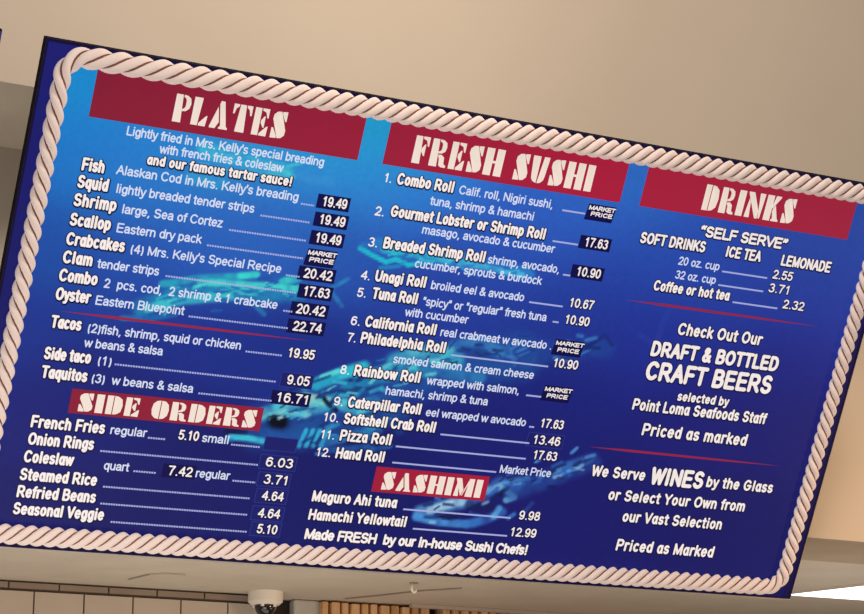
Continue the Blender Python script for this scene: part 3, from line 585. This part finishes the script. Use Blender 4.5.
line('DRAFT & BOTTLED', 650.1,356.6,777.4,None, 'k', .050)
line('CRAFT BEERS', 644.2,380.4,770.2,None, 'k', .063)
line('selected by', 677.1,401.4,728.7,None, 'b', .031)
line('Point Loma Seafoods Staff', 632,410.4,765.9,None, 'b', .038)
line('Priced as marked', 641.5,436.0,746.2,None, 'b', .041)
line('We Serve', 590.8,476.7,644.8,None, 'b', .038); line('WINES', 649,485.2,702.3,None, 'k', .060); line('by the Glass', 705.9,487.8,772.3,None, 'b', .038)
line('or Select Your Own from', 607.9,500.6,744.4,None, 'b', .038)
line('our Vast Selection', 622,522.4,721.4,None, 'b', .038)
line('Priced as Marked', 615.5,551.2,713.1,None, 'b', .040)
# thin red dividing lines, tapered at their ends
for x0, y0, x1, y1 in ((60, 310.6, 310, 341), (625.4, 300.3, 818.6, 325.8), (588.2, 446.8, 780.7, 465.6)):
    (u0, v0), (u1, v1) = board(x0, y0), board(x1, y1); v = (v0+v1)/2; hh = .0042
    m_ = LB(); m_.mat = m_.slot('red'); L = u1-u0
    m_.poly([loc(u0, v, .0017), loc(u0+.2*L, v+hh, .0017), loc(u0+.7*L, v+hh*.8, .0017), loc(u1, v, .0017), loc(u0+.7*L, v-hh*.8, .0017), loc(u0+.2*L, v-hh, .0017)])
    m_.done('dividing_line', sign)['label'] = 'thin tapered red line'

# ------------------------------------------------------------------ neighbouring board, only its corner in view
nb = empty('menu_board', TL); gap = board(2.6, 27.5)[0]
nb.matrix_world = Matrix.Translation(Vector(TL+EX*(gap-W))) @ RM.to_4x4()
tag(nb, 'second dark blue board cut off by the upper left edge of the photo', 'menu board')
b = MB(); b.box((0, -H, -DEPTH), (W, 0, 0)); b.build('case', M['case'], nb)
b = MB(); b.box((.006, -H+.006, .0), (W+.0005, -.004, .0012)); b.build('face_panel', plain('navy_print', (44, 38, 104), .5, .6), nb)
for x in (.4, 2.4):
    b = MB(); b.box((x-.02, -H+.1, -DEPTH-.02), (x+.02, -.12, -DEPTH-.0002)); b.build('mounting_rail', M['steel'], nb)

# ------------------------------------------------------------------ setting
YB = TL[1]+EY[1]*H+.06             # face of the beige bulkhead
ZB = (onY(808, 537.8, YB)[2]+onY(864, 541.5, YB)[2])/2     # its lower edge on the right
ZL = (onY(0, 81, YB)[2]+onY(30, 86.5, YB)[2])/2            # its higher lower edge on the left
DB = .43
ZC = ZB+.05
YT = (onZ(60, 582.9, ZC)[1]+onZ(250, 594.2, ZC)[1])/2
print('YB', YB, 'ZB', ZB, 'ZL', ZL, 'YT', YT)
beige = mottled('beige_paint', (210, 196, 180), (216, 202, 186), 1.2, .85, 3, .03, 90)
shade = mottled('bulkhead_soffit_shaded', (176, 164, 146), (186, 174, 156), 6, .9, 3, .05, 80)  # beige darkened for the underside, its shade put into the colour
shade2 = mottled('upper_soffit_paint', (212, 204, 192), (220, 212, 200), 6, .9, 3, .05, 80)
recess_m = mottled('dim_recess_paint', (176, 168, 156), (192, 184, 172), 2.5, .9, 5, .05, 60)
ceil_m = mottled('ceiling_paint', (204, 194, 178), (212, 202, 186), 5, .9, 6, .1, 70)
XJ = 2.25
def struct(o): o['kind'] = 'structure'; return o
def wall_box(name, a, b_, mats, face_fn=None):
    m_ = MB(); m_.box(a, b_); o = m_.build(name, mats)
    if face_fn:
        for p in o.data.polygons: p.material_index = face_fn(p.normal)
    return struct(o)
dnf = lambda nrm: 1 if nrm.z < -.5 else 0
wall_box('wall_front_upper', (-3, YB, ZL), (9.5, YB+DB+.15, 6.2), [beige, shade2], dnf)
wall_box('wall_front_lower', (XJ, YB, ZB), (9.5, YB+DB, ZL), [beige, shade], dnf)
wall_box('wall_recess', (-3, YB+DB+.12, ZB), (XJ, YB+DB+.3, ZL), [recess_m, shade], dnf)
# kitchen behind: ceiling, tiled wall, floor
wall_box('ceiling', (-3, YB+DB, ZC), (9.5, YT+.25, ZC+.2), [ceil_m])
floor_m = mottled('floor_tile', (150, 138, 124), (165, 152, 138), 2, .5, 4)
wall_box('floor', (-6, -6, -.1), (14, YT+.6, 0), [floor_m])

# tiled wall: real tiles on dark grout
tile_m = mottled('glazed_tile', (186, 174, 162), (196, 184, 172), 2.5, .45, 5, .03, 40, spec=.35)
cap_m = mottled('cap_tile', (138, 124, 112), (150, 136, 124), 4, .5, 4)
grout = plain('dark_grout', (96, 84, 75), .9)
xR = onY(264, 605, YT)[0]
zc1 = np.mean([onY(60, 591.6, YT)[2], onY(133, 595.6, YT)[2]])
tw = onY(133, 604, YT)[0]-onY(84, 602, YT)[0]; t0 = onY(34, 600, YT)[0]; c0 = onY(59, 586, YT)[0]
m_ = MB(); m_.mat = 1; m_.box((-3, YT+.012, 0), (xR, YT+.2, ZC))
m_.mat = 0; gj = .007
k = -14
while t0+k*tw < xR:
    x0, x1 = max(-3, t0+k*tw+gj/2), min(xR, t0+(k+1)*tw-gj/2); z1 = zc1-gj; j = 0
    while z1 > .02:
        z0 = max(.01, z1-tw*1.0)
        if x1-x0 > .01: m_.box((x0, YT, z0+gj/2), (x1, YT+.02, z1))
        z1 = z0-gj/2
    k += 1
m_.mat = 2; k = -14
while c0+k*tw < xR:
    x0, x1 = max(-3, c0+k*tw+gj/2), min(xR, c0+(k+1)*tw-gj/2)
    if x1-x0 > .01: m_.box((x0, YT-.006, zc1+gj/2), (x1, YT+.02, ZC-.008))
    k += 1
struct(m_.build('wall_back', [tile_m, grout, cap_m]))
# dark-coloured sheet imitating shade between tiles and pillar, and behind the slats
XS = onY(646, 605, YT)[0]
wall_box('shade_sheet_back_right', (xR, YT+.12, 0), (XS, YT+.25, ZC), [plain('gap_shade', (52, 44, 40), .9)])
wall_box('wall_back_far', (XS, YT+.12, 0), (9.5, YT+.25, ZC), [mottled('far_wall_paint', (176, 162, 148), (186, 172, 158), 3, .8)])

# pillar: grey, pale edge strip
xp0, xp1 = onY(294, 602, YT+.06)[0], onY(320, 602, YT+.06)[0]
m_ = MB(); m_.box((xp0, YT+.06, 0), (xp1, YT+.115, ZC-.002)); pil = m_.build('pillar', mottled('grey_pillar_paint', (186, 184, 176), (198, 196, 188), 5, .6, 3), bevel=.008)
tag(pil, 'narrow grey pillar between the white ceiling camera and the wooden slats', 'pillar')
# wooden slat screen
wood = mottled('slat_wood', (196, 150, 106), (232, 188, 140), 9, .55, 6, .05, 60, (3, 3, .4), .3)
wood2 = mottled('slat_wood_dark', (170, 124, 84), (210, 162, 114), 9, .55, 6, .05, 60, (3, 3, .4), .3)
cuts = [322, 330.7, 341.7, 351, 362, 371, 380, 391.4, 401.6, 411.4, 420.7, 431.5, 442.7, 452, 460.6, 471, 480, 489.5, 498.3, 508.5, 517.5, 526, 534, 543.5, 553, 562, 571, 580, 589, 598, 607, 616, 626, 636, 646]
m_ = MB(); ys = YT+.02
for i, (a, c) in enumerate(zip(cuts[:-1], cuts[1:])):
    xa, xb = onY(a+1.4, 605, ys)[0], onY(c-1.3, 605, ys)[0]; zt = ZC-.006-(.05 if i in (11, 22) else 0)-random.uniform(0, .006)
    m_.mat = random.choice((0, 0, 1)); dy = random.uniform(0, .012)
    m_.box((xa, ys+dy, 0), (xb, YT+.118, zt))
m_.mat = 1; m_.box((onY(322, 605, ys)[0], YT+.1, 1.0), (onY(646, 605, ys)[0], YT+.119, 1.08))
scr = m_.build('wooden_slat_screen', [wood, wood2], bevel=.004)
tag(scr, 'row of upright brown wooden slats against the back wall under the board', 'slat screen')
# pale moulding over the slats on the right half
xa, xb = onY(411, 604, YT)[0], onY(640, 614, YT)[0]
m_ = MB(); m_.box((xa, YT-.01, ZC-.016), (xb, YT+.019, ZC-.001)); struct(m_.build('trim_1', plain('pale_moulding', (190, 172, 156), .6)))
# ceiling seam: thin dark joint with a slight sag in it
for i, pts in enumerate([[(345,599.2),(375,596.3),(405,593.0),(425,590.8),(440,590.2),(462,588.6)], [(128,580),(150,574.8),(165,573.8),(186,575.2)]]):
    P = [onZ(x, y, ZC-.004) for x, y in pts]; m_ = MB()
    for a, c in zip(P[:-1], P[1:]):
        d = np.array([-(c-a)[1], (c-a)[0], 0]); d /= np.linalg.norm(d); w = .006 if i == 0 else .004
        m_.poly([a-d*w, c-d*w, c+d*w, a+d*w]); m_.poly([a-d*w+[0,0,.0039], a+d*w+[0,0,.0039], c+d*w+[0,0,.0039], c-d*w+[0,0,.0039]])
    struct(m_.build('trim_%d' % (i+2), plain('dark_ceiling_joint_%d' % i, (110, 92, 78) if i == 0 else (150, 134, 118), .9)))

# white hook in the ceiling
hk = onZ(414, 582.5, ZC); px_m = F/np.linalg.norm(hk-CAM)
hook = empty('ceiling_hook', tuple(hk)); tag(hook, 'small white hook hanging from the ceiling just under the board', 'hook')
m_ = MB(); m_.lathe([(.001, -.004), (.018, -.004), (.018, 0), (.001, 0)], 20); m_.build('mounting_plate', plain('hook_white', (150, 136, 120), .4), hook)
m_ = MB(); m_.tube([(-.010, 0, -.002), (-.010, 0, -.028), (-.007, 0, -.036), (0, 0, -.040), (.007, 0, -.036), (.010, 0, -.028)], .0058); m_.build('hook_arm', plain('hook_arm_white', (246, 238, 226), .4), hook, True)

# dome camera
c0_ = onZ(265.5, 592, ZC); s_ = np.linalg.norm(c0_-CAM)/F
cam_e = empty('security_camera', tuple(c0_)); tag(cam_e, 'white dome security camera on the ceiling beside the tiled wall', 'security camera')
white_pl = plain('camera_white_plastic', (238, 232, 222), .45)
R_ = 17.3*s_; hh = 12.5*s_
m_ = MB(); m_.lathe([(.001, 0), (R_, 0), (R_*1.0, -hh*.78), (R_*.985, -hh*.8), (R_*.78, -hh*1.05), (R_*.62, -hh*1.05), (.001, -hh*.95)], 56); m_.build('housing', white_pl, cam_e)
m_ = MB(); rd = R_*.62; prof = [(rd*math.cos(a), -hh*1.05-rd*1.15*math.sin(a)) for a in [math.pi/2*i/10 for i in range(10)]]+[(.001, -hh*1.05-rd*1.15)]
dm, dn_, dl_, db = new_mat('smoked_dome'); db.inputs['Base Color'].default_value = (*lin((26, 22, 22)), 1); db.inputs['Roughness'].default_value = .08; db.inputs['Coat Weight'].default_value = .6
m_.lathe(prof, 48); m_.build('smoked_dome', dm, cam_e, True)
tabw = plain('tab_white', (238, 230, 220), .3)
for a in (-2.2, -1.0, .6, 2.4):
    q = (R_*.66*math.cos(a), R_*.66*math.sin(a)); m_ = MB(); m_.lathe([(.001, -hh*1.0), (.008, -hh*1.0), (.008, -hh*1.17), (.006, -hh*1.22), (.001, -hh*1.22)], 12, (q[0], q[1], 0)); m_.build('retaining_tab', tabw, cam_e)
rg = R_*.5; m_ = MB(); m_.tube([(rg*1.02*math.cos(a), -rg*.55, -hh*1.08-rg*1.0*math.sin(a)) for a in [math.pi*.02+math.pi*.45*i/10 for i in range(11)]], .0045); m_.build('dome_reflection', plain('dome_reflection_grey', (170, 160, 150), .3), cam_e, True)  # added pale arc, imitates a reflection on the dome

# ceiling light panel on the right
ql = [onZ(*q, ZC-.012) for q in ((786.5, 594.9), (872, 600.9))]
near = onZ(866, 585.8, ZC-.012)
xa, yfar = ql[0][0], (ql[0][1]+ql[1][1])/2
le = empty('ceiling_light', (xa, yfar, ZC)); tag(le, 'bright white light panel in the kitchen ceiling at the board\'s lower right corner', 'ceiling light')
dirv = np.array([near[0]-ql[0][0], near[1]-ql[0][1]]); LN = .62
dirv = dirv/abs(dirv[1]); ex_ = dirv[0]*LN
print('light dir', dirv, ql, near)
def lq(mb, x0, x1, y0, y1, z0, z1):
    sh_ = lambda y: -y*dirv[0]*1.0
    a = [(x0+sh_(y0), y0), (x1+sh_(y0), y0), (x1+sh_(y1), y1), (x0+sh_(y1), y1)]
    i = len(mb.v); mb.v += [(p[0], p[1], z0) for p in a]+[(p[0], p[1], z1) for p in a]
    for q in ((0,3,2,1),(4,5,6,7),(0,1,5,4),(1,2,6,5),(2,3,7,6),(3,0,4,7)): mb.f.append(tuple(i+k for k in q)); mb.m.append(mb.mat)
m_ = MB(); lq(m_, 0, 1.22, -LN, 0, -.012, -.0116); dif, *_r = (plain('light_diffuser', (255, 253, 248), .5, 2.2),); m_.build('diffuser', dif, le)
m_ = MB(); lq(m_, -.004, 1.224, -LN-.004, .004, -.0115, -.0001); m_.build('light_frame', plain('light_frame_white', (212, 204, 192), .6), le)

# ------------------------------------------------------------------ light
w = bpy.data.worlds.new('hall'); sc.world = w; w.use_nodes = True
bg = w.node_tree.nodes['Background']; bg.inputs['Color'].default_value = (*lin((240, 232, 224)), 1); bg.inputs['Strength'].default_value = .44
def area(name, locn, target, size, power, col, sy=None):
    d = bpy.data.lights.new(name, 'AREA'); d.energy = power; d.size = size; d.color = lin(col)
    if sy: d.shape = 'RECTANGLE'; d.size_y = sy
    o = bpy.data.objects.new(name, d); C.objects.link(o); o.location = locn
    o.rotation_euler = (Vector(target)-Vector(locn)).to_track_quat('-Z', 'Y').to_euler(); return o
area('hall_light', (2.94, 2.5, 5.6), (3.0, 5.6, 3.8), .7, 58, (255, 234, 210))
def spot(name, locn, target, power, deg, blend, col, r=.2):
    d = bpy.data.lights.new(name, 'SPOT'); d.energy = power; d.spot_size = math.radians(deg); d.spot_blend = blend; d.color = lin(col); d.shadow_soft_size = r
    o = bpy.data.objects.new(name, d); C.objects.link(o); o.location = locn
    o.rotation_euler = (Vector(target)-Vector(locn)).to_track_quat('-Z', 'Y').to_euler(); return o
spot('wall_spot', (2.3, 3.2, 5.3), (2.2, 5.6, 4.0), 78, 70, 1.0, (255, 240, 222))
spot('warm_fill', (6.4, 3.4, 2.0), (4.55, 5.6, 2.75), 265, 36, 1.0, (255, 206, 150), .4)  # added unseen fill, lifts and warms the wall's lower right
area('kitchen_fill', (2.6, 7.1, 1.5), (2.6, 7.2, 3), 2.5, 10, (255, 244, 234), 1.0)  # added upward fill without a fixture, brightens the kitchen ceiling
area('kitchen_fill', (5.4, 6.4, 1.7), (5.4, 6.5, 3), 1.5, 6.5, (255, 244, 234), .7)  # second added fill, brightens the right part of the kitchen ceiling
area('bounce_fill', (1.2, 4.3, .7), (1.3, 5.6, 3.8), 3.0, 40, (255, 244, 230), 1.2)  # added fill aimed upward, stands in for light bounced off the floor
area('recess_fill', (.5, 5.45, 3.1), (1.5, 5.9, 3.85), .5, 5, (255, 240, 225))  # added lamp out of sight behind the neighbouring board, lifts the recess

# ------------------------------------------------------------------ camera
cd = bpy.data.cameras.new('camera'); co = bpy.data.objects.new('camera', cd); C.objects.link(co)
cd.sensor_fit = 'HORIZONTAL'; cd.sensor_width = 36; cd.lens = F/864*36; cd.clip_start = .05
mw = Matrix(((rt[0], -dn[0], -fwd[0], CAM[0]), (rt[1], -dn[1], -fwd[1], CAM[1]), (rt[2], -dn[2], -fwd[2], CAM[2]), (0, 0, 0, 1)))
co.matrix_world = mw
sc.camera = co
